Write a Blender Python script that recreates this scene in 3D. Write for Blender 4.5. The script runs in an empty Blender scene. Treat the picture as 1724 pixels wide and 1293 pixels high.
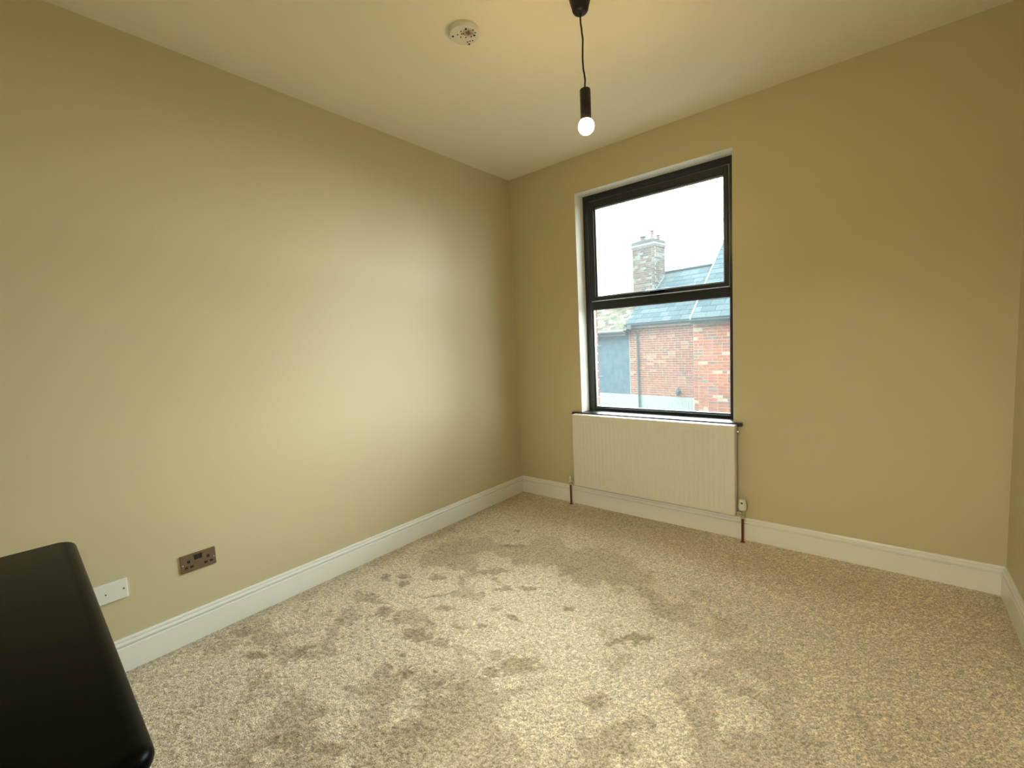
import bpy, bmesh, math, random
import numpy as np
from mathutils import Vector, Matrix
random.seed(7)
scn = bpy.context.scene
COL = scn.collection
PI = math.pi

# ------------------------------------------------------------------ camera
cam_d = bpy.data.cameras.new('camera'); cam = bpy.data.objects.new('camera', cam_d); COL.objects.link(cam)
Rt = [[0.7686513, 0.6378283, -0.0484782], [-0.0179812, 0.0973013, 0.9950925], [0.6394152, -0.7640075, 0.0862597]]
mw = Matrix([[Rt[0][i], Rt[1][i], Rt[2][i], 0] for i in range(3)] + [[0, 0, 0, 1]])
mw.translation = Vector((2.5662, -3.1510, 1.3520))
cam.matrix_world = mw
cam_d.sensor_fit = 'HORIZONTAL'; cam_d.sensor_width = 36.0
cam_d.lens = 752.643 / 1724 * 36; cam_d.clip_start = 0.02; cam_d.clip_end = 400
scn.camera = cam

# ------------------------------------------------------------------ sky, light, exposure
world = bpy.data.worlds.new('overcast_sky'); scn.world = world; world.use_nodes = True
bgn = world.node_tree.nodes['Background']
bgn.inputs['Color'].default_value = (0.95, 1.0, 1.0, 1); bgn.inputs['Strength'].default_value = 30.0
scn.view_settings.view_transform = 'Standard'; scn.view_settings.look = 'None'
scn.view_settings.gamma = 1.0; scn.view_settings.exposure = 0.07
scn.view_settings.use_curve_mapping = False
BULB_W = 160.0        # emission strength of the pendant bulb
HALL_FILL = 160.0        # added unseen fill light in the hall behind the camera

def area(name, loc, rot, sx, sy, power, color):
    d = bpy.data.lights.new(name, 'AREA'); d.shape = 'RECTANGLE'; d.size = sx; d.size_y = sy
    d.energy = power; d.color = color
    o = bpy.data.objects.new(name, d); COL.objects.link(o); o.location = loc; o.rotation_euler = rot
    return o
pt = area('window_portal', (1.238, 0.34, 1.65), (PI/2, 0, PI), 1.3, 1.9, 1.0, (1, 1, 1)); pt.rotation_euler = (-PI/2, 0, 0)
pt.data.cycles.is_portal = True
hl_ = bpy.data.lights.new('hall_fill_light', 'POINT'); hl_.energy = HALL_FILL; hl_.color = (1.0, 0.92, 0.76); hl_.shadow_soft_size = 0.12
hlo = bpy.data.objects.new('hall_fill_light', hl_); COL.objects.link(hlo); hlo.location = (2.30, -4.95, 2.2)

# ------------------------------------------------------------------ helpers
def tag(o, label=None, cat=None, group=None, kind=None):
    if label: o['label'] = label
    if cat: o['category'] = cat
    if group: o['group'] = group
    if kind: o['kind'] = kind
    return o
def link(name, me, mat, parent=None):
    if mat is not None and not me.materials: me.materials.append(mat)
    o = bpy.data.objects.new(name, me); COL.objects.link(o)
    if parent is not None: o.parent = parent
    return o
def empty(name, loc=(0, 0, 0), rz=0.0):
    o = bpy.data.objects.new(name, None); COL.objects.link(o); o.location = loc; o.rotation_euler = (0, 0, rz)
    o.empty_display_size = 0.1
    return o
class MB:
    def __init__(s): s.v = []; s.f = []
    def add(s, vs, fs):
        n = len(s.v); s.v += [tuple(map(float, q)) for q in vs]; s.f += [tuple(i + n for i in f) for f in fs]; return s
    def box(s, x0, x1, y0, y1, z0, z1):
        return s.add([(x, y, z) for z in (z0, z1) for y in (y0, y1) for x in (x0, x1)],
                     [(0, 2, 3, 1), (4, 5, 7, 6), (0, 1, 5, 4), (2, 6, 7, 3), (0, 4, 6, 2), (1, 3, 7, 5)])
    def quad(s, a, b, c, d): return s.add([a, b, c, d], [(0, 1, 2, 3)])
    def lathe(s, prof, n=32, c=(0, 0, 0), axis='z', cap=True):
        vs = []
        for r, h in prof:
            for k in range(n):
                a = 2*PI*k/n
                p = (r*math.cos(a), r*math.sin(a), h)
                if axis == 'x': p = (h, p[0], p[1])
                if axis == 'y': p = (p[1], h, p[0])
                vs.append((p[0]+c[0], p[1]+c[1], p[2]+c[2]))
        fs = [(i*n+k, i*n+(k+1) % n, (i+1)*n+(k+1) % n, (i+1)*n+k) for i in range(len(prof)-1) for k in range(n)]
        if cap: fs += [tuple(range(n))[::-1], tuple(range((len(prof)-1)*n, len(prof)*n))]
        return s.add(vs, fs)
    def tube(s, pts, r, n=10):
        pts = [Vector(q) for q in pts]; vs = []; up = Vector((0.31, 0.95, 0.07)).normalized()
        for i, q in enumerate(pts):
            t = (pts[min(i+1, len(pts)-1)] - pts[max(i-1, 0)]).normalized()
            a = t.cross(up).normalized(); b = t.cross(a)
            vs += [tuple(q + r*(math.cos(2*PI*k/n)*a + math.sin(2*PI*k/n)*b)) for k in range(n)]
        fs = [(i*n+k, i*n+(k+1) % n, (i+1)*n+(k+1) % n, (i+1)*n+k) for i in range(len(pts)-1) for k in range(n)]
        fs += [tuple(range(n))[::-1], tuple(range((len(pts)-1)*n, len(pts)*n))]
        return s.add(vs, fs)
    def extr(s, prof, A, B, n):
        """profile (d,z) swept from A to B; n = unit normal pointing off the wall; mitre (0 or +-1) handled by caller"""
        A = Vector(A); B = Vector(B); n = Vector(n); u = (B-A).normalized(); m = len(prof)
        vs = [tuple(A + n*d + Vector((0, 0, z)) + u*d) for d, z in prof] + [tuple(B + n*d + Vector((0, 0, z)) - u*d) for d, z in prof]
        fs = [(i, i+1, m+i+1, m+i) for i in range(m-1)] + [tuple(range(m))[::-1], tuple(range(m, 2*m))]
        return s.add(vs, fs)
    def mesh(s, name, smooth=False, bevel=0, seg=2, angle=30):
        me = bpy.data.meshes.new(name); me.from_pydata(s.v, [], s.f)
        bm = bmesh.new(); bm.from_mesh(me)
        bmesh.ops.recalc_face_normals(bm, faces=bm.faces)
        if bevel:
            es = [e for e in bm.edges if len(e.link_faces) == 2 and e.calc_face_angle(0) > math.radians(angle)]
            bmesh.ops.bevel(bm, geom=es, offset=bevel, segments=seg, affect='EDGES', profile=0.5, clamp_overlap=True)
        if smooth:
            for f in bm.faces: f.smooth = True
            for e in bm.edges:
                if len(e.link_faces) == 2 and e.calc_face_angle(0) > math.radians(40): e.smooth = False
        bm.to_mesh(me); bm.free(); return me
    def build(s, name, mat, parent=None, **k): return link(name, s.mesh(name, **k), mat, parent)

# ------------------------------------------------------------------ materials
def mat(name, col, rough=0.5, spec=0.5, metal=0.0, noise=None, bump=None, rnd=None, emit=None, coat=0):
    """noise=(scale, amount) value mottling; bump=(scale, strength); rnd=[colours] picked per object"""
    m = bpy.data.materials.new(name); m.use_nodes = True; nt = m.node_tree; N = nt.nodes; L = nt.links
    b = N['Principled BSDF']; b.inputs['Base Color'].default_value = (*col, 1); b.inputs['Roughness'].default_value = rough
    b.inputs['Specular IOR Level'].default_value = spec; b.inputs['Metallic'].default_value = metal
    b.inputs['Coat Weight'].default_value = coat
    tc = N.new('ShaderNodeTexCoord'); src = None
    if rnd:
        oi = N.new('ShaderNodeObjectInfo'); cr = N.new('ShaderNodeValToRGB'); cr.color_ramp.interpolation = 'CONSTANT'
        el = cr.color_ramp.elements
        while len(el) < len(rnd): el.new(0.5)
        for i, c in enumerate(rnd): el[i].position = i/len(rnd); el[i].color = (*c, 1)
        L.new(oi.outputs['Random'], cr.inputs[0]); src = cr.outputs[0]
    if noise:
        nz = N.new('ShaderNodeTexNoise'); nz.inputs['Scale'].default_value = noise[0]; nz.inputs['Detail'].default_value = 4
        L.new(tc.outputs['Object'], nz.inputs['Vector'])
        mr = N.new('ShaderNodeMapRange'); mr.inputs['From Min'].default_value = 0.3; mr.inputs['From Max'].default_value = 0.7
        mr.inputs['To Min'].default_value = 1-noise[1]; mr.inputs['To Max'].default_value = 1+noise[1]
        L.new(nz.outputs['Fac'], mr.inputs['Value'])
        mx = N.new('ShaderNodeMix'); mx.data_type = 'RGBA'; mx.blend_type = 'MULTIPLY'; mx.inputs[0].default_value = 1
        if src: L.new(src, mx.inputs[6])
        else: mx.inputs[6].default_value = (*col, 1)
        L.new(mr.outputs[0], mx.inputs[7]); src = mx.outputs[2]
    if src: L.new(src, b.inputs['Base Color'])
    if bump:
        nb = N.new('ShaderNodeTexNoise'); nb.inputs['Scale'].default_value = bump[0]; nb.inputs['Detail'].default_value = 3
        L.new(tc.outputs['Object'], nb.inputs['Vector'])
        bp = N.new('ShaderNodeBump'); bp.inputs['Strength'].default_value = bump[1]; bp.inputs['Distance'].default_value = 0.002
        L.new(nb.outputs['Fac'], bp.inputs['Height']); L.new(bp.outputs[0], b.inputs['Normal'])
    if emit:
        b.inputs['Emission Color'].default_value = (*emit[0], 1); b.inputs['Emission Strength'].default_value = emit[1]
    return m
M = {}
M['wall'] = mat('sage_beige_emulsion', (0.60, 0.535, 0.345), 0.46, 0.42, noise=(1.3, 0.012), bump=(260, 0.10))
M['ceiling'] = mat('cream_ceiling_paint', (0.88, 0.825, 0.66), 0.8, 0.2, noise=(0.8, 0.01), bump=(200, 0.06))
M['gloss'] = mat('white_satin_wood_paint', (0.86, 0.875, 0.84), 0.30, 0.5, bump=(60, 0.04))
M['reveal'] = mat('white_reveal_paint', (0.88, 0.87, 0.80), 0.6, 0.3, bump=(120, 0.08))
M['rad'] = mat('radiator_enamel', (0.74, 0.72, 0.62), 0.32, 0.5)
M['plastic'] = mat('white_plastic', (0.80, 0.80, 0.76), 0.35, 0.5)
M['frame'] = mat('anthracite_window_frame', (0.016, 0.020, 0.024), 0.28, 0.5, bump=(400, 0.03))
M['sill'] = mat('black_gloss_sill', (0.014, 0.014, 0.014), 0.34, 0.7)
M['black'] = mat('black_gloss_lacquer', (0.0015, 0.0015, 0.0012), 0.30, 0.05, bump=(180, 0.04))
M['matt_black'] = mat('matt_black_metal', (0.010, 0.009, 0.008), 0.45, 0.4)
M['chrome'] = mat('chrome', (0.75, 0.74, 0.70), 0.15, metal=1)
M['copper'] = mat('dull_copper_pipe', (0.16, 0.035, 0.02), 0.4, 0.5, metal=0.3)
M['nickel'] = mat('brushed_dark_nickel', (0.24, 0.19, 0.14), 0.30, metal=0.9, bump=(500, 0.05))
M['insert'] = mat('black_plastic_insert', (0.012, 0.011, 0.010), 0.4)
M['bulb'] = mat('glowing_bulb', (1, 0.9, 0.7), 0.3, emit=((1.0, 0.70, 0.36), BULB_W))
M['seal'] = mat('grey_glazing_bead', (0.09, 0.09, 0.09), 0.35, 0.5)
M['glint'] = mat('pale_rebate_glint', (0.42, 0.46, 0.45), 0.3, 0.6)  # pale colour stands in for sky glints on the dark frame
M['hole'] = mat('dark_hole', (0.01, 0.008, 0.006), 0.9, 0.1)
# detector base with brown scorch stain
M['detector'] = mat('detector_plastic', (0.74, 0.72, 0.64), 0.5)
nt = M['detector'].node_tree; b = nt.nodes['Principled BSDF']
tc = nt.nodes.new('ShaderNodeTexCoord'); vm = nt.nodes.new('ShaderNodeVectorMath'); vm.operation = 'DISTANCE'
vm.inputs[1].default_value = (0.027, -0.001, -0.022)
nz = nt.nodes.new('ShaderNodeTexNoise'); nz.inputs['Scale'].default_value = 90
ad = nt.nodes.new('ShaderNodeMath'); ad.operation = 'MULTIPLY_ADD'; ad.inputs[1].default_value = 0.03
rp = nt.nodes.new('ShaderNodeValToRGB'); rp.color_ramp.elements[0].position = 0.022; rp.color_ramp.elements[0].color = (0.16, 0.09, 0.04, 1)
rp.color_ramp.elements[1].position = 0.048; rp.color_ramp.elements[1].color = (0.74, 0.72, 0.64, 1)
nt.links.new(tc.outputs['Object'], vm.inputs[0]); nt.links.new(tc.outputs['Object'], nz.inputs['Vector'])
nt.links.new(nz.outputs['Fac'], ad.inputs[0]); nt.links.new(vm.outputs['Value'], ad.inputs[2])
nt.links.new(ad.outputs[0], rp.inputs[0]); nt.links.new(rp.outputs[0], b.inputs['Base Color'])
# window glass: clear pane with a thin translucent film that puts a pale veil over the view
def glass(name, haze):
    m = bpy.data.materials.new(name); m.use_nodes = True; nt = m.node_tree; N = nt.nodes; N.clear()
    out = N.new('ShaderNodeOutputMaterial'); tr = N.new('ShaderNodeBsdfTransparent'); gl = N.new('ShaderNodeBsdfGlossy')
    gl.inputs['Roughness'].default_value = 0.02; tr.inputs['Color'].default_value = (0.93, 0.97, 0.965, 1)
    tl = N.new('ShaderNodeBsdfTranslucent'); tl.inputs['Color'].default_value = (0.80, 0.93, 0.95, 1)
    fr = N.new('ShaderNodeFresnel'); fr.inputs['IOR'].default_value = 1.45
    ml = N.new('ShaderNodeMath'); ml.operation = 'MULTIPLY'; ml.inputs[1].default_value = 0.8
    a = N.new('ShaderNodeMixShader'); c = N.new('ShaderNodeMixShader')
    tcn = N.new('ShaderNodeTexCoord'); nz = N.new('ShaderNodeTexNoise'); nz.inputs['Scale'].default_value = 5; nz.inputs['Detail'].default_value = 5
    mr = N.new('ShaderNodeMapRange'); mr.inputs['To Min'].default_value = haze*0.75; mr.inputs['To Max'].default_value = haze*1.25
    L = nt.links
    L.new(tcn.outputs['Object'], nz.inputs['Vector']); L.new(nz.outputs['Fac'], mr.inputs['Value']); L.new(mr.outputs[0], a.inputs[0])
    L.new(tr.outputs[0], a.inputs[1]); L.new(tl.outputs[0], a.inputs[2])
    L.new(fr.outputs[0], ml.inputs[0]); L.new(ml.outputs[0], c.inputs[0]); L.new(a.outputs[0], c.inputs[1]); L.new(gl.outputs[0], c.inputs[2])
    L.new(c.outputs[0], out.inputs['Surface']); return m
M['glass'] = glass('hazy_window_glass', 0.014)
# outdoors
BR = [(0.0674, 0.0253, 0.0164), (0.0598, 0.0253, 0.0187), (0.0749, 0.0286, 0.0179), (0.0524, 0.0253, 0.0194), (0.0649, 0.0229, 0.0156), (0.0499, 0.0278, 0.0215), (0.0724, 0.0319, 0.0215), (0.0624, 0.027, 0.0187), (0.0575, 0.0286, 0.0202), (0.0699, 0.027, 0.0164), (0.0598, 0.0237, 0.0171), (0.0848, 0.0532, 0.037)]
M['brick'] = mat('weathered_red_brick', BR[0], 0.9, 0.02, noise=(6, 0.25), rnd=BR)
BR2 = [(0.0933, 0.0295, 0.0167), (0.0835, 0.0324, 0.0206), (0.0982, 0.0353, 0.0206), (0.059, 0.0304, 0.0246), (0.0786, 0.0275, 0.0177), (0.0565, 0.0384, 0.0295), (0.0884, 0.0344, 0.0196), (0.0737, 0.0295, 0.0221), (0.0835, 0.0304, 0.0196), (0.1031, 0.0835, 0.059)]
M['brick2'] = mat('orange_red_brick', BR2[0], 0.9, 0.02, noise=(6, 0.25), rnd=BR2)
BR3 = [(0.0242, 0.0178, 0.0153), (0.029, 0.0191, 0.0157), (0.0195, 0.016, 0.0143), (0.034, 0.0271, 0.0231), (0.0411, 0.0431, 0.0388)]
M['brick3'] = mat('sooty_chimney_brick', BR3[0], 0.9, 0.02, noise=(6, 0.3), rnd=BR3)
M['mortar'] = mat('pale_lime_mortar', (0.1788, 0.149, 0.1118), 0.95, 0.02, noise=(3, 0.15))
M['mortar2'] = mat('grey_mortar', (0.0675, 0.0653, 0.0585), 0.95, 0.02, noise=(3, 0.2))
M['slate'] = mat('blue_grey_slate', (0.04, 0.06, 0.07), 0.75, 0.02, noise=(4, 0.12), rnd=[(0.0132, 0.0216, 0.0248), (0.0148, 0.0236, 0.0268), (0.012, 0.02, 0.0232), (0.0164, 0.0248, 0.028), (0.02, 0.0288, 0.032)])
M['tile'] = mat('weathered_clay_tile', (0.22, 0.21, 0.16), 0.9, 0.02, noise=(5, 0.2), rnd=[(0.030, 0.031, 0.024), (0.042, 0.042, 0.032), (0.022, 0.022, 0.018), (0.070, 0.068, 0.052), (0.034, 0.029, 0.022)])
M['whitewash'] = mat('whitewashed_brick', (0.0895, 0.1007, 0.0963), 0.8, 0.02, noise=(3, 0.08))
M['darkboard'] = mat('dark_painted_render', (0.0201, 0.0335, 0.0415), 0.6, 0.02, noise=(5, 0.25))
M['gutter'] = mat('grey_iron_gutter', (0.0204, 0.0276, 0.0312), 0.5, 0.02)
M['lead'] = mat('pale_lead_flashing', (0.0816, 0.0938, 0.0958), 0.6, 0.02, noise=(8, 0.1))
M['capstone'] = mat('mossy_capstone', (0.0195, 0.0225, 0.0218), 0.9, 0.02, noise=(6, 0.2))
M['pot'] = mat('terracotta_pot', (0.048, 0.032, 0.026), 0.8, 0.02)
M['asphalt'] = mat('street_asphalt', (0.048, 0.048, 0.048), 0.9, 0.02, noise=(2, 0.2))

# ================================================================== ROOM SHELL
RX, RH, YB = 3.047, 2.790, -4.0            # right wall, ceiling height, near wall
WL, WR, WT, WB = 0.664, 1.812, 2.514, 0.757   # window opening in the plaster
OY = 0.30                                   # outer face of the wall
def wall_boxes(name, boxes, mat_):
    mb = MB()
    for q in boxes: mb.box(*q)
    return tag(mb.build(name, mat_), kind='structure')
wall_boxes('wall_left', [(-0.25, 0, YB-0.2, 0.0, -0.05, RH+0.05)], M['wall'])
wall_boxes('wall_right', [(RX, RX+0.25, YB-0.2, 0.0, -0.05, RH+0.05)], M['wall'])
wall_far = wall_boxes('wall_far', [(-0.25, WL, 0, 0.19, -0.05, RH+0.05), (WR, RX+0.25, 0, 0.19, -0.05, RH+0.05),
                                   (WL, WR, 0, 0.19, WT, RH+0.05), (WL, WR, 0, 0.19, -0.05, WB-0.001)], M['wall'])
# near wall with the doorway the photographer stands by
wall_boxes('wall_near', [(0, 1.88, YB-0.2, YB, -0.05, RH+0.05), (2.72, RX, YB-0.2, YB, -0.05, RH+0.05),
                         (1.88, 2.72, YB-0.2, YB, 2.05, RH+0.05)], M['wall'])
wall_boxes('ceiling', [(-0.25, RX+0.25, YB-0.2, 0.30, RH, RH+0.15)], M['ceiling'])
# unseen hall added beyond the open doorway to hold the fill light
hb = MB(); hb.box(0.9, 1.0, -5.6, YB-0.2, -0.05, RH); hb.box(3.4, 3.5, -5.6, YB-0.2, -0.05, RH); hb.box(0.9, 3.5, -5.7, -5.6, -0.05, RH)
hb.box(1.0, 1.88, YB-0.201, YB-0.2, -0.05, RH).box(0.9, 3.5, -5.7, YB-0.2, RH, RH+0.1).box(0.9, 3.5, -5.7, YB, -0.10, -0.004)
hb.box(RX, 3.5, YB-0.25, YB-0.2, -0.05, RH)
tag(hb.build('wall_hall_added', M['wall']), kind='structure')
d = empty('door_1', (1.88, YB-0.10, 0)); tag(d, kind='structure')
MB().box(-0.012, 0.012, -0.11, 0.11, 0, 2.06).box(0.828, 0.852, -0.11, 0.11, 0, 2.06).box(-0.012, 0.852, -0.11, 0.11, 2.05, 2.074).build('door_lining', M['gloss'], d)
MB().box(-0.022, 0.022, -0.90, -0.09, 0.006, 2.04).build('door_panel', M['gloss'], d, bevel=0.002)
MB().lathe([(0.005, 0), (0.024, 0.002), (0.024, 0.006), (0.009, 0.012), (0.009, 0.035), (0.024, 0.045), (0.026, 0.055), (0.018, 0.066), (0.004, 0.068)], 20, (0.022, -0.83, 1.0), 'x').build('door_knob', M['chrome'], d, smooth=True)
# outer leaf of the window wall: mortar core with real bricks in the reveal
out = MB()
OL, OR_, OT, OB = 0.668, 1.822, 2.50, 0.72
out.box(-12, OL-0.004, 0.19, OY, -3.0, 5.2); out.box(OR_+0.004, 14, 0.19, OY, -3.0, 5.2)  # stretched wide and tall out of view to block skylight on facing houses
out.box(OL-0.004, OR_+0.004, 0.19, OY, OT, 5.2); out.box(OL-0.004, OR_+0.004, 0.19, OY, -3.0, OB)
out.build('outer_leaf', M['mortar'], wall_far)
bk = MB().box(-0.0, 0.10, 0, 0.102, 0, 0.065).mesh('brick_header', bevel=0.002, seg=1); bk.materials.append(M['brick2'])
z = OB+0.005; i = 0
while z < OT-0.02:
    for side in (0, 1):
        o = bpy.data.objects.new('brick', bk); COL.objects.link(o); o.parent = wall_far
        j = random.uniform(-0.002, 0.002)
        o.location = (OL-0.10+j, 0.197, z) if side == 0 else (OR_+j, 0.197, z)
    z += 0.075; i += 1

# ------------------------------------------------------------------ carpet (real pile relief, pile marks as vertex colour)
BLOTS = [(0.283, -1.687, 0.026, 0.018, 0.038, -0.026), (0.366, -1.629, 0.028, 0.019, 0.024, -0.018), (0.432, -1.672, 0.024, 0.016, 0.028, -0.021), (0.541, -1.51, 0.03, 0.021, 0.031, -0.027), (0.704, -1.468, 0.007, 0.024, 0.077, -0.051), (0.887, -1.494, 0.017, 0.012, 0.029, -0.031), (0.702, -1.337, 0.03, 0.021, 0.017, -0.018), (0.849, -1.345, 0.021, 0.014, 0.015, -0.017), (1.056, -1.302, 0.032, 0.022, 0.017, -0.022), (0.697, -1.657, 0.039, 0.028, 0.016, -0.014), (0.585, -1.912, -0.001, 0.046, 0.052, -0.018), (0.689, -1.927, 0.02, 0.014, 0.03, -0.021), (0.866, -1.836, 0.017, 0.012, 0.017, -0.014), (0.871, -1.93, 0.068, 0.049, 0.043, -0.034), (0.809, -1.707, 0.037, 0.026, 0.016, -0.015), (1.059, -1.553, 0.029, 0.021, 0.014, -0.016), (0.947, -2.065, 0.019, 0.014, 0.024, -0.018), (1.047, -2.109, 0.047, 0.021, 0.029, -0.029), (0.971, -2.158, 0.018, 0.013, 0.021, -0.014), (0.917, -2.31, 0.024, 0.018, 0.022, -0.013), (0.996, -2.258, 0.026, 0.019, 0.013, -0.008), (0.538, -2.326, 0.009, 0.061, 0.045, -0.01), (0.574, -2.485, 0.02, 0.014, 0.024, -0.009), (0.308, -2.403, 0.031, 0.023, 0.034, -0.013), (0.639, -2.573, 0.024, 0.029, 0.018, -0.005), (0.949, -2.435, 0.023, 0.036, 0.03, -0.01), (0.983, -2.554, 0.05, 0.038, 0.03, -0.014), (0.932, -2.61, 0.03, 0.022, 0.025, -0.01), (1.303, -2.354, 0.036, 0.027, 0.023, -0.017), (1.293, -2.04, 0.019, 0.004, 0.022, -0.037), (0.999, -1.775, 0.034, 0.025, 0.018, -0.017), (1.095, -1.706, 0.027, 0.019, 0.015, -0.015), (0.79, -2.186, 0.011, 0.008, 0.012, -0.007), (0.466, -2.095, 0.022, 0.016, 0.024, -0.014), (0.645, -0.943, 0.088, 0.058, 0.015, -0.018), (0.404, -1.242, 0.029, 0.019, 0.036, -0.034), (0.515, -1.376, 0.018, 0.012, 0.026, -0.024), (0.817, -1.117, 0.023, 0.016, 0.041, -0.05), (0.958, -1.381, 0.048, 0.033, 0.018, -0.021), (1.169, -1.561, 0.035, 0.025, 0.014, -0.017), (1.275, -1.807, 0.037, 0.027, 0.02, -0.023), (1.315, -1.907, 0.041, 0.03, 0.02, -0.022), (1.196, -2.077, 0.023, 0.017, 0.018, -0.015), (1.227, -2.19, 0.032, 0.024, 0.017, -0.014), (0.369, -1.866, 0.023, 0.016, 0.025, -0.016), (0.142, -2.427, 0.066, 0.047, 0.04, -0.014), (0.387, -2.463, 0.046, 0.034, 0.025, -0.009), (1.229, -2.345, 0.03, 0.022, 0.016, -0.011), (1.013, -1.897, 0.052, 0.038, 0.02, -0.018), (0.388, -0.713, 0.068, 0.044, 0.022, -0.025), (0.547, -0.661, 0.03, 0.019, 0.026, -0.034), (0.511, -0.736, 0.029, 0.019, 0.013, -0.016), (0.67, -0.607, 0.036, 0.024, 0.03, -0.042), (0.671, -0.932, 0.099, 0.042, 0.016, -0.021), (0.827, -0.684, 0.027, 0.018, 0.021, -0.031), (1.329, -0.296, 0.214, 0.082, 0.034, -0.089), (0.922, -0.313, 0.122, 0.045, 0.03, -0.058), (1.353, -1.325, 0.035, 0.024, 0.011, -0.017), (1.702, -1.377, 0.073, 0.088, 0.021, -0.034), (1.821, -0.746, 0.164, 0.054, 0.02, -0.085), (1.309, -2.275, 0.069, 0.051, 0.027, -0.022), (1.134, -2.493, 0.067, 0.05, 0.03, -0.016), (1.395, -1.81, 0.081, 0.059, 0.034, -0.042), (1.749, -1.785, 0.046, 0.034, 0.019, -0.034), (0.421, -1.9, 0.066, 0.046, 0.041, -0.026), (0.811, -1.557, 0.081, 0.057, 0.03, -0.029), (0.771, -1.27, 0.077, 0.053, 0.028, -0.032), (1.153, -1.008, 0.058, 0.039, 0.026, -0.041), (0.537, -2.341, 0.019, 0.058, 0.045, -0.012)]
cell = 0.0072
nx, ny = int(RX/cell), int(-YB/cell)
xs = np.linspace(0, RX, nx+1); ys = np.linspace(YB, 0, ny+1)
X, Y = np.meshgrid(xs, ys)
rs = np.random.RandomState(3)
def vnoise(X, Y, s, seed):
    r = np.random.RandomState(seed); G = r.rand(256, 256)
    x = X/s+40; y = Y/s+80; xi = np.floor(x).astype(int); yi = np.floor(y).astype(int); fx = x-xi; fy = y-yi
    fx = fx*fx*(3-2*fx); fy = fy*fy*(3-2*fy); g = lambda a, b: G[a % 256, b % 256]
    return (g(xi, yi)*(1-fx)+g(xi+1, yi)*fx)*(1-fy)+(g(xi, yi+1)*(1-fx)+g(xi+1, yi+1)*fx)*fy
wx = X+0.035*(vnoise(X, Y, 0.05, 1)-.5)+0.012*(vnoise(X, Y, 0.016, 2)-.5)
wy = Y+0.035*(vnoise(X, Y, 0.05, 5)-.5)+0.012*(vnoise(X, Y, 0.016, 6)-.5)
mark = np.zeros_like(X)
jag = 0.55*(vnoise(X, Y, 0.030, 31)-.5)+0.75*(vnoise(X, Y, 0.011, 32)-.5)
ramp_ = np.random.RandomState(8)
for cx, cy, ax, ay, bx, by in BLOTS:
    amp = ramp_.uniform(0.72, 1.08)
    if math.hypot(ax, ay) > 0.16 or cy > -0.72: continue
    det = ax*by-ay*bx
    if abs(det) < 1e-6: continue
    dx = wx-cx; dy = wy-cy
    u = (dx*by-dy*bx)/det; v = (ax*dy-ay*dx)/det
    r = np.sqrt(u*u+v*v)
    mark = np.maximum(mark, amp*np.clip((1.15+jag-r)/0.45, 0, 1))
fb = 0.5*vnoise(wx, wy, 0.42, 11)+0.3*vnoise(wx, wy, 0.17, 12)+0.2*vnoise(wx, wy, 0.07, 13)
patch = np.clip((fb+0.10*jag-0.55)/0.05, 0, 1)*0.5
zone = np.clip(1.15-np.hypot((X-1.2)/1.6, (Y+2.2)/1.9), 0, 1)     # where people walked after the carpet was laid
mark = np.maximum(mark*0.85, patch*np.clip(zone*2, 0.25, 1))
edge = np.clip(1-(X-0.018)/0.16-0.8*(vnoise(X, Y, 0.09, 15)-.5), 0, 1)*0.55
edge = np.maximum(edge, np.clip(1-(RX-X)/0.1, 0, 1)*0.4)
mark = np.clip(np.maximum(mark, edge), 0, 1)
broad = 0.6*vnoise(wx, wy, 0.9, 21)+0.4*vnoise(wx, wy, 0.3, 22)
tuft = rs.rand(*X.shape)
Z = 0.0055*(tuft-0.5) - 0.0030*mark + 0.0035*(broad-0.5)
co = np.stack([X, Y, Z], -1).reshape(-1, 3)
w_ = nx+1
I = (np.arange(ny)[:, None]*w_+np.arange(nx)[None]).ravel()
F = np.stack([I, I+1, I+w_+1, I+w_], -1)
me = bpy.data.meshes.new('floor')
me.vertices.add(len(co)); me.vertices.foreach_set('co', co.ravel())
me.loops.add(F.size); me.loops.foreach_set('vertex_index', F.ravel().astype(np.int32))
me.polygons.add(len(F)); me.polygons.foreach_set('loop_start', np.arange(0, F.size, 4, dtype=np.int32))
me.polygons.foreach_set('loop_total', np.full(len(F), 4, dtype=np.int32))
me.update(calc_edges=True)
me.polygons.foreach_set('use_smooth', np.ones(len(F), dtype=bool))
at = me.attributes.new('pile', 'FLOAT_COLOR', 'POINT')
at.data.foreach_set('color', np.stack([mark, broad, tuft, np.ones_like(X)], -1).reshape(-1).astype(np.float32))
cm = bpy.data.materials.new('beige_twist_carpet'); cm.use_nodes = True; nt = cm.node_tree; N = nt.nodes; L = nt.links
b = N['Principled BSDF']; b.inputs['Roughness'].default_value = 1.0; b.inputs['Specular IOR Level'].default_value = 0.05
b.inputs['Sheen Weight'].default_value = 0.25; b.inputs['Sheen Roughness'].default_value = 0.5
an = N.new('ShaderNodeAttribute'); an.attribute_name = 'pile'; sp = N.new('ShaderNodeSeparateColor'); L.new(an.outputs['Color'], sp.inputs[0])
tcn = N.new('ShaderNodeTexCoord')
n1 = N.new('ShaderNodeTexNoise'); n1.inputs['Scale'].default_value = 190; n1.inputs['Detail'].default_value = 2; n1.inputs['Roughness'].default_value = 0.7
L.new(tcn.outputs['Object'], n1.inputs['Vector'])
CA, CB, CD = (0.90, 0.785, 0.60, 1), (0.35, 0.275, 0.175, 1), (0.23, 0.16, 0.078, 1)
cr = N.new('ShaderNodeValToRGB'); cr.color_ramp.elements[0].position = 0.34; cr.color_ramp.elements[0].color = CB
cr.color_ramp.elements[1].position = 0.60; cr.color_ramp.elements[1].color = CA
L.new(n1.outputs['Fac'], cr.inputs[0])
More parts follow.
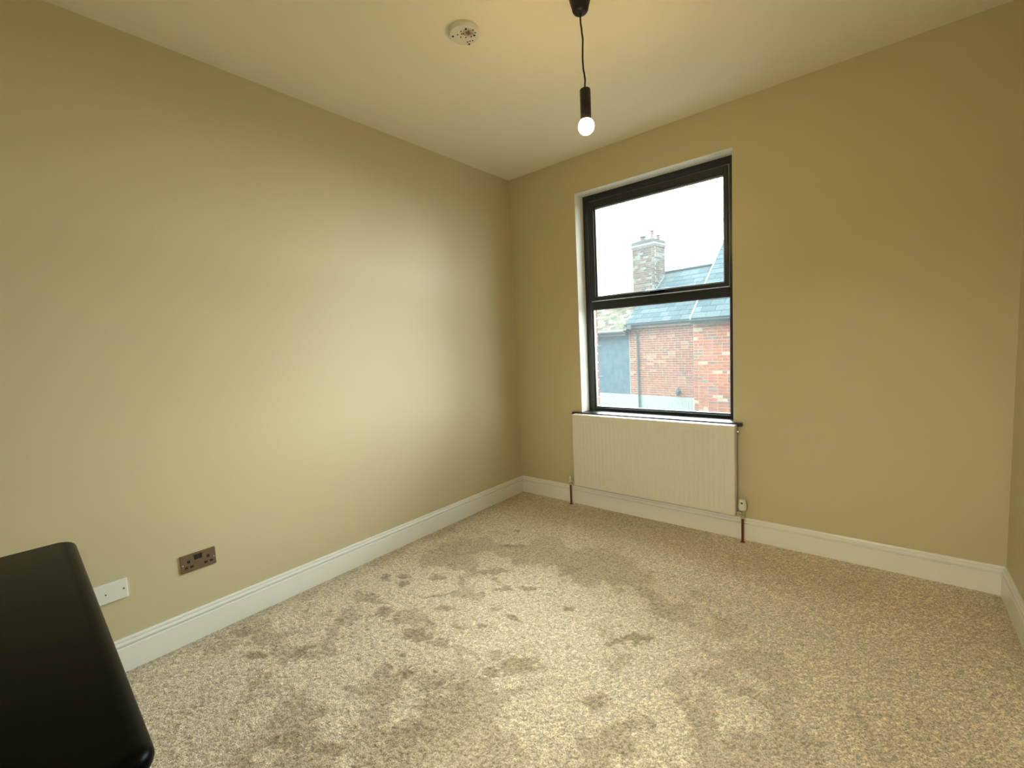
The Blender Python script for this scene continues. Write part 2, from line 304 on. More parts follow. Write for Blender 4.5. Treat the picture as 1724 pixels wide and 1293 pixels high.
mx = N.new('ShaderNodeMix'); mx.data_type = 'RGBA'; mx.inputs[7].default_value = CD; L.new(cr.outputs[0], mx.inputs[6])
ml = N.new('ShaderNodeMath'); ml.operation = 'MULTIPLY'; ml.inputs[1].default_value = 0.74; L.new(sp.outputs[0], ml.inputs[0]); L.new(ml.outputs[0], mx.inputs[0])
mr0 = N.new('ShaderNodeMapRange'); mr0.inputs['To Min'].default_value = 0.88; mr0.inputs['To Max'].default_value = 1.12; L.new(sp.outputs[1], mr0.inputs['Value'])
mr1 = N.new('ShaderNodeMapRange'); mr1.inputs['To Min'].default_value = 0.66; mr1.inputs['To Max'].default_value = 1.34; L.new(sp.outputs[2], mr1.inputs['Value'])
mr = N.new('ShaderNodeMath'); mr.operation = 'MULTIPLY'; L.new(mr0.outputs[0], mr.inputs[0]); L.new(mr1.outputs[0], mr.inputs[1])
m2 = N.new('ShaderNodeMix'); m2.data_type = 'RGBA'; m2.blend_type = 'MULTIPLY'; m2.inputs[0].default_value = 1
L.new(mx.outputs[2], m2.inputs[6]); L.new(mr.outputs[0], m2.inputs[7]); L.new(m2.outputs[2], b.inputs['Base Color'])
bp = N.new('ShaderNodeBump'); bp.inputs['Strength'].default_value = 0.8; bp.inputs['Distance'].default_value = 0.004
L.new(n1.outputs['Fac'], bp.inputs['Height']); L.new(bp.outputs[0], b.inputs['Normal'])
me.materials.append(cm)
floor = bpy.data.objects.new('floor', me); COL.objects.link(floor); tag(floor, kind='structure')
MB().box(-0.25, RX+0.25, YB-0.2, 0.19, -0.09, -0.012).build('subfloor', M['hole'], floor)

# ------------------------------------------------------------------ skirting
SK = [(0, 0.1467), (0.005, 0.1467), (0.0085, 0.1450), (0.0100, 0.1410), (0.0098, 0.1355), (0.0052, 0.1335), (0.0060, 0.1318), (0.0110, 0.1300),
      (0.0142, 0.1250), (0.0145, 0.1190), (0.0120, 0.1150), (0.0055, 0.1120), (0.0055, 0.1085), (0.0160, 0.1075), (0.0180, 0.1060), (0.0180, 0.1010), (0.0175, 0.1000), (0.0175, -0.010), (0, -0.010)]
def skirt(name, A, B, n):
    mb = MB(); mb.extr(SK, A, B, n); return tag(mb.build(name, M['gloss'], smooth=False), kind='structure')
skirt('baseboard_left', (0, 0, 0), (0, YB, 0), (1, 0, 0))
skirt('baseboard_far', (0, 0, 0), (RX, 0, 0), (0, -1, 0))
skirt('baseboard_right', (RX, 0, 0), (RX, YB, 0), (-1, 0, 0))
skirt('baseboard_near', (0, YB, 0), (1.88, YB, 0), (0, 1, 0))

# ================================================================== WINDOW
win = empty('window_1', (WL, 0.12, WB)); tag(win, kind='structure')
def wp(mb, name, m, **k):      # window part given in world coordinates
    mb.v = [(x-WL, y-0.12, z-WB) for x, y, z in mb.v]
    return mb.build(name, m, win, **k)
def ring(mb, x0, x1, z0, z1, l, r, bt, t, y0, y1):
    mb.box(x0, x0+l, y0, y1, z0, z1); mb.box(x1-r, x1, y0, y1, z0, z1)
    mb.box(x0+l, x1-r, y0, y1, z0, z0+bt); mb.box(x0+l, x1-r, y0, y1, z1-t, z1); return mb
# plaster lining of the reveal: left, right, top
rv = MB(); e = 0.0015
rv.box(WL-0.0, WL+e, 0.0, 0.121, WB, WT); rv.box(WR-e, WR, 0.0, 0.121, WB, WT); rv.box(WL, WR, 0.0, 0.121, WT-e, WT)
wp(rv, 'reveal_lining', M['reveal'])
FY0, FY1 = 0.120, 0.188
ZT0, ZT1 = 1.612, 1.668          # transom
fr = MB(); ring(fr, 0.650, 1.826, 0.757, 2.528, 0.066, 0.062, 0.045, 0.062, FY0, FY1)
fr.box(0.716, 1.764, FY0, FY1, ZT0, ZT1)
wp(fr, 'window_frame', M['frame'], bevel=0.003, seg=2)
# stepped inner edge of frame round the opening sash, glints painted in its pale colour
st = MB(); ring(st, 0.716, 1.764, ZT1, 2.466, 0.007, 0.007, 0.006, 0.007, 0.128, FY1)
wp(st, 'frame_rebate', M['glint'], bevel=0.0015, seg=1)
sa = MB(); ring(sa, 0.7245, 1.7580, 1.676, 2.4575, 0.040, 0.026, 0.028, 0.046, 0.108, 0.170)
sash = wp(sa, 'sash', M['frame'], bevel=0.004, seg=3)
bd = MB(); ring(bd, 0.7645, 1.7320, 1.704, 2.4115, 0.012, 0.008, 0.008, 0.012, 0.122, 0.160)
wp(bd, 'glazing_bead', M['seal'], bevel=0.003, seg=2)
bd = MB(); ring(bd, 0.716, 1.764, 0.802, ZT0, 0.011, 0.006, 0.010, 0.008, 0.134, 0.165)
wp(bd, 'glazing_bead', M['seal'], bevel=0.003, seg=2)
wp(MB().box(0.765, 1.732, 0.146, 0.148, 1.705, 2.411), 'glass_pane', M['glass'])
wp(MB().box(0.718, 1.762, 0.150, 0.152, 0.803, ZT0), 'glass_pane', M['glass'])
# lever handle lying along the bottom rail of the sash
hd = wp(MB().box(1.165, 1.300, 0.098, 0.109, 1.680, 1.700), 'handle', M['matt_black'], bevel=0.003)
hl = MB().box(1.23, 1.245, 0.070, 0.100, 1.683, 1.697).box(1.235, 1.345, 0.066, 0.078, 1.682, 1.699)
hl.v = [(x-WL, y-0.12, z-WB) for x, y, z in hl.v]; hl.build('lever', M['black'], hd, bevel=0.003)
# sill board with rounded nose
sl = MB().box(0.586, 1.868, -0.034, -0.0005, 0.757, 0.779); sl.box(WL+0.002, WR-0.002, -0.0006, 0.1195, 0.7572, 0.7789)
wp(sl, 'window_sill', M['sill'], bevel=0.004, seg=3)

# ================================================================== RADIATOR
RL, RR, RB, RTp, RF, RK = 0.627, 1.840, 0.182, 0.770, -0.102, -0.045
rad = empty('radiator', ((RL+RR)/2, 0, 0)); tag(rad, 'white ribbed steel panel radiator on the wall under the window', 'radiator')
X0 = (RL+RR)/2
def shift(mb): mb.v = [(x-X0, y, z) for x, y, z in mb.v]; return mb
wR = RR-RL; pitch = 0.0333; nr = int((wR-0.05)/pitch); start = RL+(wR-nr*pitch)/2
xsr = [RL, RL+0.004]; dep = [0.004, 0.0]
for k in range(nr):
    a = start+k*pitch
    for t, dd in ((0.0, 0), (0.009, 0), (0.0125, 1), (0.0205, 1), (0.024, 0)): xsr.append(a+t); dep.append(0.0018*dd if dd else 0.0)
xsr += [RR-0.004, RR]; dep += [0.0, 0.004]
hz = RTp-RB
zsr = [(0, 0.0045, 0), (0.004, 0, 0), (0.034, 0, 0), (0.046, 0, 1), (hz-0.046, 0, 1), (hz-0.034, 0, 0), (hz-0.004, 0, 0), (hz, 0.0045, 0)]
vs = []
for zz, ed, mk in zsr:
    for x, dd in zip(xsr, dep):
        edge_ = 0.004 if x in (RL, RR) else 0
        vs.append((x, RF+max(ed, edge_, dd*mk if not edge_ else 0), RB+zz))
n = len(xsr); m_ = len(zsr)
fs = [(j*n+i, j*n+i+1, (j+1)*n+i+1, (j+1)*n+i) for j in range(m_-1) for i in range(n-1)]
mb = MB().add(vs, fs)
bi = len(mb.v); mb.add([(RL, RF+0.016, RB), (RR, RF+0.016, RB), (RR, RF+0.016, RTp), (RL, RF+0.016, RTp)], [(3, 2, 1, 0)])
mb.f += [tuple(list(range(n)) + [bi+1, bi]), tuple(list(range((m_-1)*n, m_*n)) + [bi+2, bi+3]),
         tuple([j*n for j in range(m_)] + [bi+3, bi]), tuple([j*n+n-1 for j in range(m_)] + [bi+2, bi+1])]
shift(mb).build('front_panel', M['rad'], rad)
mb = MB().box(RL+0.004, RR-0.004, RK-0.012, RK, RB+0.005, RTp-0.005); shift(mb).build('back_panel', M['rad'], rad, bevel=0.004)
mb = MB()
for k in range(36):
    xx = RL+0.03+k*0.0325; mb.box(xx, xx+0.001, RF+0.016, RK-0.012, RB+0.05, RTp-0.04)
shift(mb).build('convector_fins', M['rad'], rad)
for xx in (RL, RR):
    shift(MB().box(xx-0.001, xx+0.001, RF+0.006, RK, RB+0.01, RTp-0.002)).build('side_panel', M['rad'], rad)
mb = MB().box(RL+0.001, RR-0.001, RF+0.004, RK+0.002, RTp-0.004, RTp+0.001)
shift(mb).build('top_grille', M['rad'], rad, bevel=0.0018)
mb = MB()
for k in range(40):
    xx = RL+0.035+k*0.029; mb.box(xx, xx+0.020, RF+0.022, RF+0.026, RTp+0.001, RTp+0.0014).box(xx, xx+0.020, RF+0.034, RF+0.038, RTp+0.001, RTp+0.0014)
shift(mb).build('grille_slots', M['hole'], rad)
for xx in (RL+0.22, RR-0.25):
    shift(MB().box(xx, xx+0.03, RK, -0.0005, RB+0.18, RTp-0.06)).build('wall_bracket', M['rad'], rad)
MB().lathe([(0.007, 0), (0.008, 0.002), (0.008, 0.012), (0.005, 0.014)], 12, (RL-X0-0.015, RF+0.030, RTp-0.028), 'x').build('blanking_plug', M['plastic'], rad, smooth=True)
MB().lathe([(0.005, 0), (0.009, 0.003), (0.009, 0.010), (0.005, 0.012), (0.004, 0.018)], 12, (RR-X0+0.001, RF+0.030, RTp-0.040), 'x').build('air_vent', M['chrome'], rad, smooth=True)
VY = -0.062
# lockshield valve on the left
lv = empty('radiator_valve', (0.566, VY, 0)); tag(lv, 'small white capped lockshield valve on copper pipe at left end of radiator', 'valve')
MB().tube([(0, 0, -0.01), (0, 0, 0.172)], 0.0075, 12).build('pipe', M['copper'], lv, smooth=True)
MB().lathe([(0.013, 0), (0.015, 0.002), (0.009, 0.008)], 14, (0, 0, 0.0)).build('pipe_collar', M['copper'], lv, smooth=True)
mb = MB().lathe([(0.010, 0.166), (0.0125, 0.168), (0.0125, 0.180), (0.009, 0.183), (0.0105, 0.190), (0.0105, 0.206), (0.008, 0.210)], 14)
mb.lathe([(0.007, 0.006), (0.009, 0.012), (0.009, 0.018), (0.012, 0.020), (0.012, 0.034), (0.008, 0.036), (0.008, 0.0615)], 14, (0, 0, 0.198), 'x')
mb.build('valve_body', M['chrome'], lv, smooth=True)
MB().lathe([(0.0085, 0.208), (0.009, 0.210), (0.0082, 0.240), (0.005, 0.243)], 14).build('cap', M['plastic'], lv, smooth=True)
# thermostatic valve on the right
rvv = empty('thermostatic_valve', (1.876, VY, 0)); tag(rvv, 'white headed thermostatic valve on copper pipe at right end of radiator', 'valve')
MB().tube([(0, 0, -0.01), (0, 0, 0.165)], 0.0075, 12).build('pipe', M['copper'], rvv, smooth=True)
MB().lathe([(0.013, 0), (0.015, 0.002), (0.009, 0.008)], 14, (0, 0, 0.0)).build('pipe_collar', M['copper'], rvv, smooth=True)
mb = MB().lathe([(0.010, 0.158), (0.0125, 0.160), (0.0125, 0.174), (0.009, 0.177), (0.011, 0.184), (0.011, 0.205), (0.015, 0.210), (0.015, 0.218)], 14)
mb.lathe([(0.008, -0.0365), (0.008, -0.028), (0.012, -0.027), (0.012, -0.016), (0.008, -0.014), (0.007, -0.006)], 14, (0, 0, 0.194), 'x')
mb.build('valve_body', M['chrome'], rvv, smooth=True)
hd = MB().lathe([(0.014, 0.214), (0.021, 0.219), (0.0235, 0.226), (0.0240, 0.252), (0.0215, 0.258), (0.0205, 0.278), (0.0185, 0.285), (0.012, 0.288)], 24).build('thermostatic_head', M['plastic'], rvv, smooth=True)
MB().box(-0.006, 0.006, -0.0223, -0.0195, 0.262, 0.272).build('scale_window', M['insert'], hd, bevel=0.001)

# ================================================================== SOCKET AND BLANK PLATE ON THE LEFT WALL
def plate(name, yc, zc, label, cat, m, w=0.146, h=0.086, t=0.006):
    o = empty(name, (0, yc, zc)); tag(o, label, cat)
    MB().box(0, t, -w/2, w/2, -h/2, h/2).build('face_plate', m, o, bevel=0.0018, seg=2)
    return o
so = plate('double_socket', -2.542, 0.380, 'dark nickel double power socket with black inserts on the left wall', 'socket', M['nickel'])
T = 0.006
for s in (-1, 1):
    ins = MB().box(T, T+0.0006, s*0.0405-0.0060, s*0.0405+0.0060, 0.001, 0.0145)
    ins.box(T, T+0.0006, s*0.0405-0.0185, s*0.0405-0.0045, -0.0245, -0.0145).box(T, T+0.0006, s*0.0405+0.0045, s*0.0405+0.0185, -0.0245, -0.0145)
    ins.build('pin_holes', M['insert'], so)
    MB().box(T, T+0.004, s*0.0085-0.0075, s*0.0085+0.0075, 0.010, 0.033).build('rocker_switch', M['insert'], so, bevel=0.0012)
    MB().lathe([(0.003, 0), (0.003, 0.001), (0.001, 0.0016)], 12, (T, s*0.0645, -0.004), 'x').build('screw', M['chrome'], so, smooth=True)
bpn = plate('blank_plate', -2.885, 0.370, 'white blank wall plate partly hidden behind the black desk edge', 'wall plate', M['plastic'], t=0.009)
for yy in (-0.0603, 0.0603):
    MB().lathe([(0.0032, 0), (0.0032, 0.0006), (0.001, 0.001)], 12, (0.009, yy, 0), 'x').build('screw', M['hole'], bpn, smooth=True)
MB().lathe([(0.0028, 0), (0.0028, 0.0006), (0.001, 0.001)], 12, (0.009, 0.0, -0.004), 'x').build('cable_hole', M['hole'], bpn, smooth=True)

# ================================================================== BLACK DESK (foreground left)
desk = empty('desk', (0.37, -2.982, 0), -0.0325); tag(desk, 'glossy black desk with rounded edges in the near left corner', 'desk')
DW, DD, DT, DZ = 1.345, 0.62, 0.046, 0.752
def rrect(x0, x1, y0, y1, r, n=8):
    P = []
    for cx, cy, a0 in ((x1-r, y1-r, 0), (x0+r, y1-r, PI/2), (x0+r, y0+r, PI), (x1-r, y0+r, 1.5*PI)):
        for k in range(n+1):
            a = a0+k*PI/2/n; P.append((cx+r*math.cos(a), cy+r*math.sin(a)))
    return P
mb = MB(); P0 = None; rr = 0.021; rings = []
for k in range(13):
    a = -PI/2+k*PI/12; ins = 0.030*(1-math.cos(a)); zz = DZ-DT/2+DT/2*math.sin(a)
    rings.append((ins, zz))
vs = []; 
for ins, zz in rings:
    q = rrect(ins, DW-ins, -DD+ins, -ins, max(0.050-ins, 0.012)); vs += [(x, y, zz) for x, y in q]
nn = len(q)
fs = [(i*nn+k, i*nn+(k+1) % nn, (i+1)*nn+(k+1) % nn, (i+1)*nn+k) for i in range(len(rings)-1) for k in range(nn)]
fs += [tuple(range(nn))[::-1], tuple(range((len(rings)-1)*nn, len(rings)*nn))]
mb.add(vs, fs).build('desk_top', M['black'], desk, smooth=True)
for sx in (0.10, DW-0.16):
    for sy in (-0.16, -DD+0.06):
        MB().box(sx, sx+0.05, sy, sy+0.05, 0.0, DZ-DT).build('leg', M['matt_black'], desk, bevel=0.003)
mb = MB().box(0.12, DW-0.13, -DD+0.08, -DD+0.10, DZ-DT-0.12, DZ-DT-0.001); mb.build('apron', M['matt_black'], desk, bevel=0.002)

# ================================================================== CEILING FITTINGS
px_, py_ = 1.562, -1.388
pen = empty('pendant_light', (px_, py_, RH)); tag(pen, 'black cord pendant light with a lit bare globe bulb hanging from the ceiling', 'light')
MB().lathe([(0.046, 0.0), (0.046, -0.006), (0.043, -0.020), (0.036, -0.045), (0.033, -0.058), (0.028, -0.066), (0.016, -0.070), (0.004, -0.071)], 32).build('ceiling_rose', M['matt_black'], pen, smooth=True)
# cord with a slight wave (offsets across the view direction)
ux, uy = 0.7687, 0.6378
ctrl = [(-0.068, -0.0005), (-0.10, -0.001), (-0.14, 0.003), (-0.175, 0.0065), (-0.21, 0.0045), (-0.25, 0.003), (-0.29, 0.0045), (-0.315, 0.0085), (-0.335, 0.0105), (-0.360, 0.0085), (-0.378, 0.008)]
pts = []
for i in range(len(ctrl)-1):
    for k in range(4):
        t = k/4; a, b_ = ctrl[i], ctrl[i+1]; h = t*t*(3-2*t)
        pts.append(((a[1]+(b_[1]-a[1])*h)*ux, (a[1]+(b_[1]-a[1])*h)*uy, a[0]+(b_[0]-a[0])*t))
pts.append((ctrl[-1][1]*ux, ctrl[-1][1]*uy, ctrl[-1][0]))
MB().tube(pts, 0.0037, 10).build('cord', M['matt_black'], pen, smooth=True)
HX, HY = 0.009*ux, 0.009*uy
hold = MB().lathe([(0.006, -0.372), (0.021, -0.373), (0.0225, -0.376), (0.0225, -0.498), (0.020, -0.498), (0.020, -0.46), (0.004, -0.46)], 32, (0, 0, 0)).build('lamp_holder', M['matt_black'], pen, smooth=True)
hold.location = (HX, HY, 0)
bz = -0.523; R_ = 0.0335
prof = [(0.013, bz+0.052), (0.015, bz+0.040)] + [(R_*math.sin(a), bz+R_*math.cos(a)) for a in [0.55+(PI-0.56)*k/16 for k in range(17)]]
bulb = MB().lathe(prof, 32).build('bulb', M['bulb'], pen, smooth=True); bulb.location = (HX, HY, 0)
pen_tilt = 0

det = empty('smoke_alarm_base', (1.066, -1.577, RH)); tag(det, 'round white smoke alarm base plate with holes and a brown stain on the ceiling', 'smoke alarm')
MB().lathe([(0.070, 0.0), (0.071, -0.002), (0.071, -0.010), (0.0665, -0.0215), (0.0645, -0.0225), (0.004, -0.0225)], 40).build('base_plate', M['detector'], det)
def dsk(name, pts, r):
    for u, v in pts:
        # u to the right and v up in the photograph's view of the plate
        x = u*0.7687 + v*0.64; y = u*0.6378 - v*0.77
        MB().lathe([(r, -0.0222), (r, -0.0236), (r*0.4, -0.0240)], 10, (x, y, 0)).build(name, M['hole'], det)
dsk('screw', [(-0.052, 0.0), (0.012, 0.044), (0.017, -0.058), (0.046, 0.0)], 0.0048)
dsk('vent_hole', [(-0.029, 0.010), (-0.012, 0.030), (-0.011, 0.013), (-0.017, -0.007), (0.006, -0.011), (-0.003, 0.013), (0.031, -0.008), (0.011, -0.043), (0.023, -0.037), (0.035, -0.034), (0.043, 0.035), (0.052, 0.017)], 0.0032)

# ================================================================== OUTDOORS
tag(MB().box(-60, 40, 0.31, 60, -3.3, -3.0).build('street', M['asphalt']), kind='structure')
def inst(name, me, parent, loc, rot=None):
    o = bpy.data.objects.new(name, me); COL.objects.link(o); o.parent = parent; o.location = loc
    if rot is not None: o.rotation_euler = rot
    return o
def brick_mesh(w, h, t, m, name):
    me = MB().box(0, w, -t, 0.02, 0, h).mesh(name); me.materials.append(m); return me
def lay(parent, name, m, s0, s1, z0, z1, yface=0.0, limit=300, proud=0.007, axis='x', pitch=0.225, course=0.0745, sign=1):
    """running-bond bricks, each its own object up to the limit; the rest joined as one 'stuff' part"""
    full = brick_mesh(pitch-0.013, course-0.012, proud, m, name); half = brick_mesh(pitch/2-0.013, course-0.012, proud, m, name)
    rest = MB(); cnt = 0; nrow = int((z1-z0)/course)
    rows = [nrow-1-i for i in range(nrow)]
    for rI in rows:
        z = z0+rI*course; s = s0 + (0.0 if rI % 2 else 0.0); first = rI % 2
        while s < s1-0.05:
            use = half if (first or s+pitch > s1+0.01 or random.random() < 0.12) else full
            wdt = (pitch/2 if use is half else pitch)
            jy = random.uniform(-0.002, 0.002)
            if cnt < limit:
                if axis == 'x': inst(name, use, parent, (s+0.006, yface+jy, z+0.006))
                else: inst(name, use, parent, (yface+jy, s+0.006, z+0.006), (0, 0, PI/2))
                cnt += 1
            elif axis == 'x': rest.box(s+0.006, s+wdt-0.007, yface-proud+jy, yface+0.01, z+0.006, z+course-0.006)
            s += wdt; first = 0
    if rest.v and axis == 'x': rest.build(name+'_field', m, parent)['kind'] = 'stuff'
def slates(parent, name, m, s0, s1, n0, z0, pitch, length, gauge, width, thick=0.010, limit=300):
    """overlapping slates on a plane rising away from the eave"""
    cp, sp_ = math.cos(pitch), math.sin(pitch)
    me = MB().box(0.004, width-0.004, 0, gauge*1.25, 0, thick).mesh(name); me.materials.append(m)
    meh = MB().box(0.004, width/2-0.004, 0, gauge*1.25, 0, thick).mesh(name); meh.materials.append(m)
    rows = int(length/gauge); cnt = 0; rest = MB()
    for r in range(rows):
        s = s0; first = r % 2
        while s < s1-0.03:
            use = meh if first or s+width > s1+0.02 else me; wd = width/2 if use is meh else width
            d = r*gauge
            if cnt < limit:
                inst(name, use, parent, (s, n0+d*cp-0.012*sp_, z0+d*sp_+0.012*cp+random.uniform(0, 0.003)), (pitch-0.035+random.uniform(-.006, .006), 0, random.uniform(-.006, .006)))
                cnt += 1
            else:
                a = (s+0.004, n0+d*cp, z0+d*sp_+0.02)
                rest.add([(x, n0+(d+e_)*cp-h_*sp_, z0+(d+e_)*sp_+h_*cp+0.012) for h_ in (0, thick) for e_ in (0, gauge*1.1) for x in (s+0.004, s+wd-0.004)],
                         [(0, 2, 3, 1), (4, 5, 7, 6), (0, 1, 5, 4), (2, 6, 7, 3), (0, 4, 6, 2), (1, 3, 7, 5)])
            s += wd; first = 0
    if rest.v: rest.build(name+'_field', m, parent)['kind'] = 'stuff'
def roof_deck(parent, s0, s1, n0, z0, pitch, length, name='roof_deck', m=None, back=None):
    cp, sp_ = math.cos(pitch), math.sin(pitch); a = (n0, z0); b_ = (n0+length*cp, z0+length*sp_)
    bk_ = back if back is not None else b_[0]+(b_[0]-a[0])
    vs = [(s, n, z) for s in (s0, s1) for n, z in (a, b_, (bk_, z0))]
    MB().add(vs, [(0, 1, 4, 3), (1, 2, 5, 4), (0, 3, 5, 2), (0, 2, 1), (3, 4, 5)]).build(name, m or M['gutter'], parent)
def half_gutter(parent, s0, s1, n, z, r=0.055, name='gutter'):
    vs = []; K = 8
    for s in (s0, s1):
        for rad_ in (r, r-0.006):
            for k in range(K+1):
                a = PI+k*PI/K; vs.append((s, n+rad_*math.cos(a), z+rad_*math.sin(a)))
    q = K+1; fs = []
    for o in (0, q):
        fs += [(o+k, o+k+1, 2*q+o+k+1, 2*q+o+k) for k in range(K)]
    fs += [(k, k+1, q+k+1, q+k) for k in range(K)] + [(2*q+k, 2*q+k+1, 3*q+k+1, 3*q+k) for k in range(K)]
    fs += [(0, q, 3*q, 2*q), (K, q+K, 3*q+K, 2*q+K)]
    MB().add(vs, fs).build(name, M['gutter'], parent)
PT = math.radians(40); C40, S40 = math.cos(PT), math.sin(PT)

# --- main brick house across the street
az = math.atan2(-0.156, 0.988)
hs = empty('brick_house', (-4.176, 11.558, 0), az); hs.rotation_euler = (0, 0, az)
tag(hs, 'red brick house with grey slate roof and whitewashed base across the street', 'house')
MB().box(-0.13, 2.6, 0.0, 3.0, -3.0, 1.84).build('wall', M['mortar'], hs)
lay(hs, 'brick', M['brick'], -0.125, 2.58, -0.578, 1.80)
lay(hs, 'painted_brick', M['whitewash'], -0.125, 2.15, -3.0, -0.58, limit=120, proud=0.010)
MB().box(-0.127, 2.155, -0.006, 0.0, -3.0, -0.58).build('painted_band', M['whitewash'], hs)
roof_deck(hs, -0.06, 2.7, -0.30, 1.875, PT, 2.90)
slates(hs, 'slate', M['slate'], -0.07, 2.70, -0.31, 1.875, PT, 2.90, 0.245, 0.33)
MB().box(-0.07, 2.7, -0.30+2.9*C40-0.10, -0.30+2.9*C40+0.10, 1.875+2.9*S40-0.02, 1.875+2.9*S40+0.045).build('ridge_tiles', M['slate'], hs, bevel=0.03)
MB().box(-0.05, 2.3, -0.29, -0.26, 1.77, 1.89).build('fascia', M['gutter'], hs)
MB().box(-0.05, 2.3, -0.27, 0.0, 1.80, 1.83).build('soffit', M['gutter'], hs)
half_gutter(hs, -0.08, 2.25, -0.35, 1.865)
MB().tube([(0.13, -0.35, 1.82), (0.13, -0.34, 1.70), (0.20, -0.10, 1.60), (0.215, -0.06, 1.50), (0.235, -0.06, 0.2), (0.255, -0.06, -3.0)], 0.034, 12).build('downpipe', M['gutter'], hs, smooth=True)
MB().box(0.05, 0.21, -0.41, -0.29, 1.70, 1.84).build('hopper', M['gutter'], hs, bevel=0.01)
# chimney at the left gable
ch = MB().box(-0.596, 0.281, 1.0, 1.75, 1.5, 4.62).build('chimney', M['mortar2'], hs)
lay(ch, 'brick', M['brick3'], -0.596, 0.281, 2.72, 4.60, yface=1.0)
for k in range(24):
    z = 2.82+k*0.0745
    ss = 1.01+(0.11 if k % 2 else 0)
    while ss < 1.70:
        b2 = MB().box(0.275, 0.288, ss+0.006, min(ss+0.215, 1.745), z+0.006, z+0.066).build('brick', M['brick3'], ch); ss += 0.225
for k, (e_, z) in enumerate(((0.03, 4.60), (0.055, 4.66), (0.03, 4.73), (0.015, 4.79))):
    MB().box(-0.596-e_, 0.281+e_, 1.0-e_, 1.75+e_, z, z+0.062).build('corbel_course', M['lead'] if k == 1 else (M['brick3'] if k == 0 else M['capstone']), ch, bevel=0.008)
MB().add([(-0.58, 1.02, 4.85), (0.27, 1.02, 4.85), (0.27, 1.73, 4.85), (-0.58, 1.73, 4.85), (-0.42, 1.2, 4.93), (0.12, 1.2, 4.93), (0.12, 1.55, 4.93), (-0.42, 1.55, 4.93)],
         [(0, 1, 5, 4), (1, 2, 6, 5), (2, 3, 7, 6), (3, 0, 4, 7), (4, 5, 6, 7), (3, 2, 1, 0)]).build('flaunching', M['capstone'], ch)
for xx, yy, hh, r in ((-0.33, 1.3, 0.04, 0.115), (-0.01, 1.4, 0.20, 0.072), (0.17, 1.5, 0.02, 0.07)):
    MB().lathe([(r, 4.90), (r*1.05, 4.92), (r*0.92, 4.94), (r*0.92, 4.92+hh), (r*1.1, 4.93+hh), (r*0.9, 4.95+hh), (r*0.6, 4.97+hh), (r*1.25, 5.0+hh), (r*1.15, 5.02+hh), (r*0.3, 5.05+hh)], 14, (xx, yy, 0)).build('chimney_pot', M['pot'], ch, smooth=True)
MB().box(-0.05, 0.29, 0.93, 0.99, 2.92, 3.10).build('flashing', M['lead'], ch)
for k in range(7):
    MB().box(0.279, 0.292, 1.0+k*0.10, 1.12+k*0.10, 2.98+k*0.084, 3.10+k*0.084).build('step_flashing', M['lead'], ch)
# wall lantern above the whitewash
lt = empty('wall_lantern', (0, 0, 0)); lt.matrix_world = hs.matrix_basis @ Matrix.Translation((1.697, -0.10, -0.52)); tag(lt, 'small dark wall lantern on the brick house above its whitewashed base', 'lantern')
MB().lathe([(0.02, 0.0), (0.055, 0.02), (0.065, 0.12), (0.085, 0.13), (0.03, 0.20), (0.012, 0.24)], 8).build('lantern_body', M['gutter'], lt)
MB().tube([(0, 0, 0.20), (0, 0.03, 0.26), (0, 0.10, 0.26)], 0.012, 8).build('bracket', M['gutter'], lt)

# --- left neighbour with clay tiles and dark upper wall
lh = empty('tiled_house', (-4.176, 11.558, 0), az); tag(lh, 'low house with weathered tile roof, dark upper wall and whitewashed base, left of brick house', 'house')
MB().box(-4.5, -0.14, 0.03, 3.0, -0.585, 1.60).build('wall', M['darkboard'], lh)
MB().box(-4.5, -0.14, 0.0, 3.0, -3.0, -0.585).build('base_wall', M['whitewash'], lh)
lay(lh, 'painted_brick', M['whitewash'], -1.9, -0.15, -1.5, -0.585, proud=0.006)
for zz in (1.14, 0.02): MB().tube([(-1.75, -0.02, zz), (-1.3, -0.02, zz+0.03)], 0.008, 6).build('cable', M['lead'], lh)
MB().box(-4.5, -0.10, -0.30, -0.27, 1.50, 1.63).build('fascia', M['gutter'], lh)
MB().box(-4.5, -0.14, -0.27, 0.03, 1.52, 1.55).build('soffit', M['gutter'], lh)
half_gutter(lh, -4.5, -0.12, -0.36, 1.63, name='gutter')
MB().box(-4.5, -0.16, -0.33, -0.16, 1.64, 1.70).build('eave_course', M['lead'], lh, bevel=0.01)
roof_deck(lh, -4.5, -0.08, -0.30, 1.65, PT, 2.28)
slates(lh, 'roof_tile', M['tile'], -2.30, -0.09, -0.31, 1.65, PT, 2.28, 0.115, 0.18, limit=290, thick=0.014)
slates(lh, 'distant_tile', M['tile'], -4.5, -2.30, -0.31, 1.65, PT, 2.28, 0.23, 0.36, limit=0, thick=0.014)
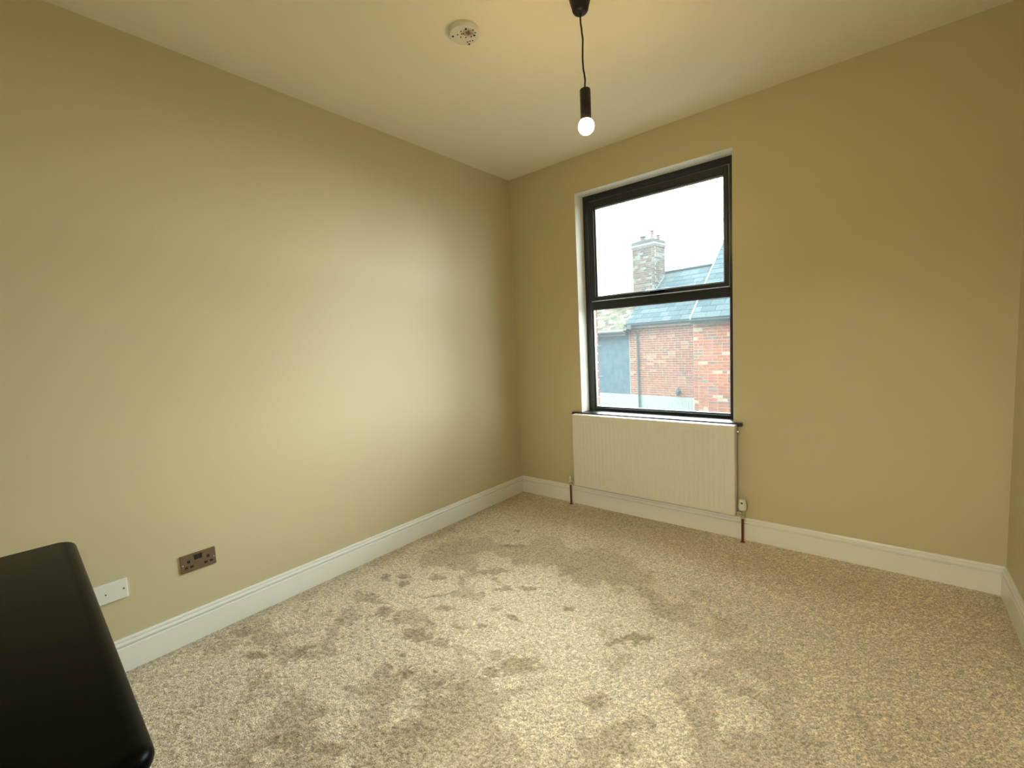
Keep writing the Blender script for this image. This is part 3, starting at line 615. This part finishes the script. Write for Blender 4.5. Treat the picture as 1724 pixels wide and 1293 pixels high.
MB().box(-4.5, -0.60, -0.30+2.28*C40-0.09, -0.30+2.28*C40+0.09, 1.65+2.28*S40-0.02, 1.65+2.28*S40+0.05).build('ridge_tiles', M['tile'], lh, bevel=0.03)
MB().box(-0.145, -0.128, -0.012, 0.0, -0.58, 1.55).build('corner_strip', M['lead'], lh)

# --- right neighbour, nearer, tall roof
az2 = math.atan2(-0.035, 0.999)
rh = empty('gable_house', (-1.436, 9.407, 0), az2); tag(rh, 'orange red brick house with tall slate roof, right of the whitewashed base', 'house')
MB().box(0.0, 5.0, 0.0, 3.8, -3.0, 1.80).build('wall', M['mortar'], rh)
lay(rh, 'brick', M['brick2'], 0.0, 1.47, -1.30, 1.75, pitch=0.245, course=0.082)
rst = MB()
for r_ in range(56):
    z = -2.5+r_*0.0745; s = 1.475+(0.112 if r_ % 2 else 0)
    while s < 4.9: rst.box(s+.006, s+.218, -0.007, 0.01, z+.006, z+.068); s += 0.225
rst.build('brick_field', M['brick2'], rh)['kind'] = 'stuff'
roof_deck(rh, 0.0, 5.1, -0.22, 1.82, PT, 5.3, back=-0.22+5.3*C40+0.05)
slates(rh, 'slate', M['slate'], 0.03, 2.1, -0.23, 1.82, PT, 5.3, 0.25, 0.36)
slates(rh, 'far_slate', M['slate'], 2.1, 5.1, -0.23, 1.82, PT, 5.3, 0.25, 0.36, limit=0)
MB().add([(s_, n_+dn, z_+dz) for s_ in (-0.012, 0.02) for n_, z_ in ((-0.25, 1.80), (-0.22+5.3*C40, 1.82+5.3*S40)) for dn, dz in ((0, -0.02), (0, 0.045))],
         [(0, 1, 3, 2), (4, 6, 7, 5), (0, 4, 5, 1), (2, 3, 7, 6), (1, 5, 7, 3), (0, 2, 6, 4)]).build('verge_strip', M['lead'], rh)
MB().box(0.0, 5.0, -0.21, -0.18, 1.68, 1.83).build('fascia', M['gutter'], rh)
MB().box(0.0, 5.0, -0.18, 0.0, 1.70, 1.73).build('soffit', M['gutter'], rh)
half_gutter(rh, -0.02, 5.0, -0.27, 1.80, r=0.06)
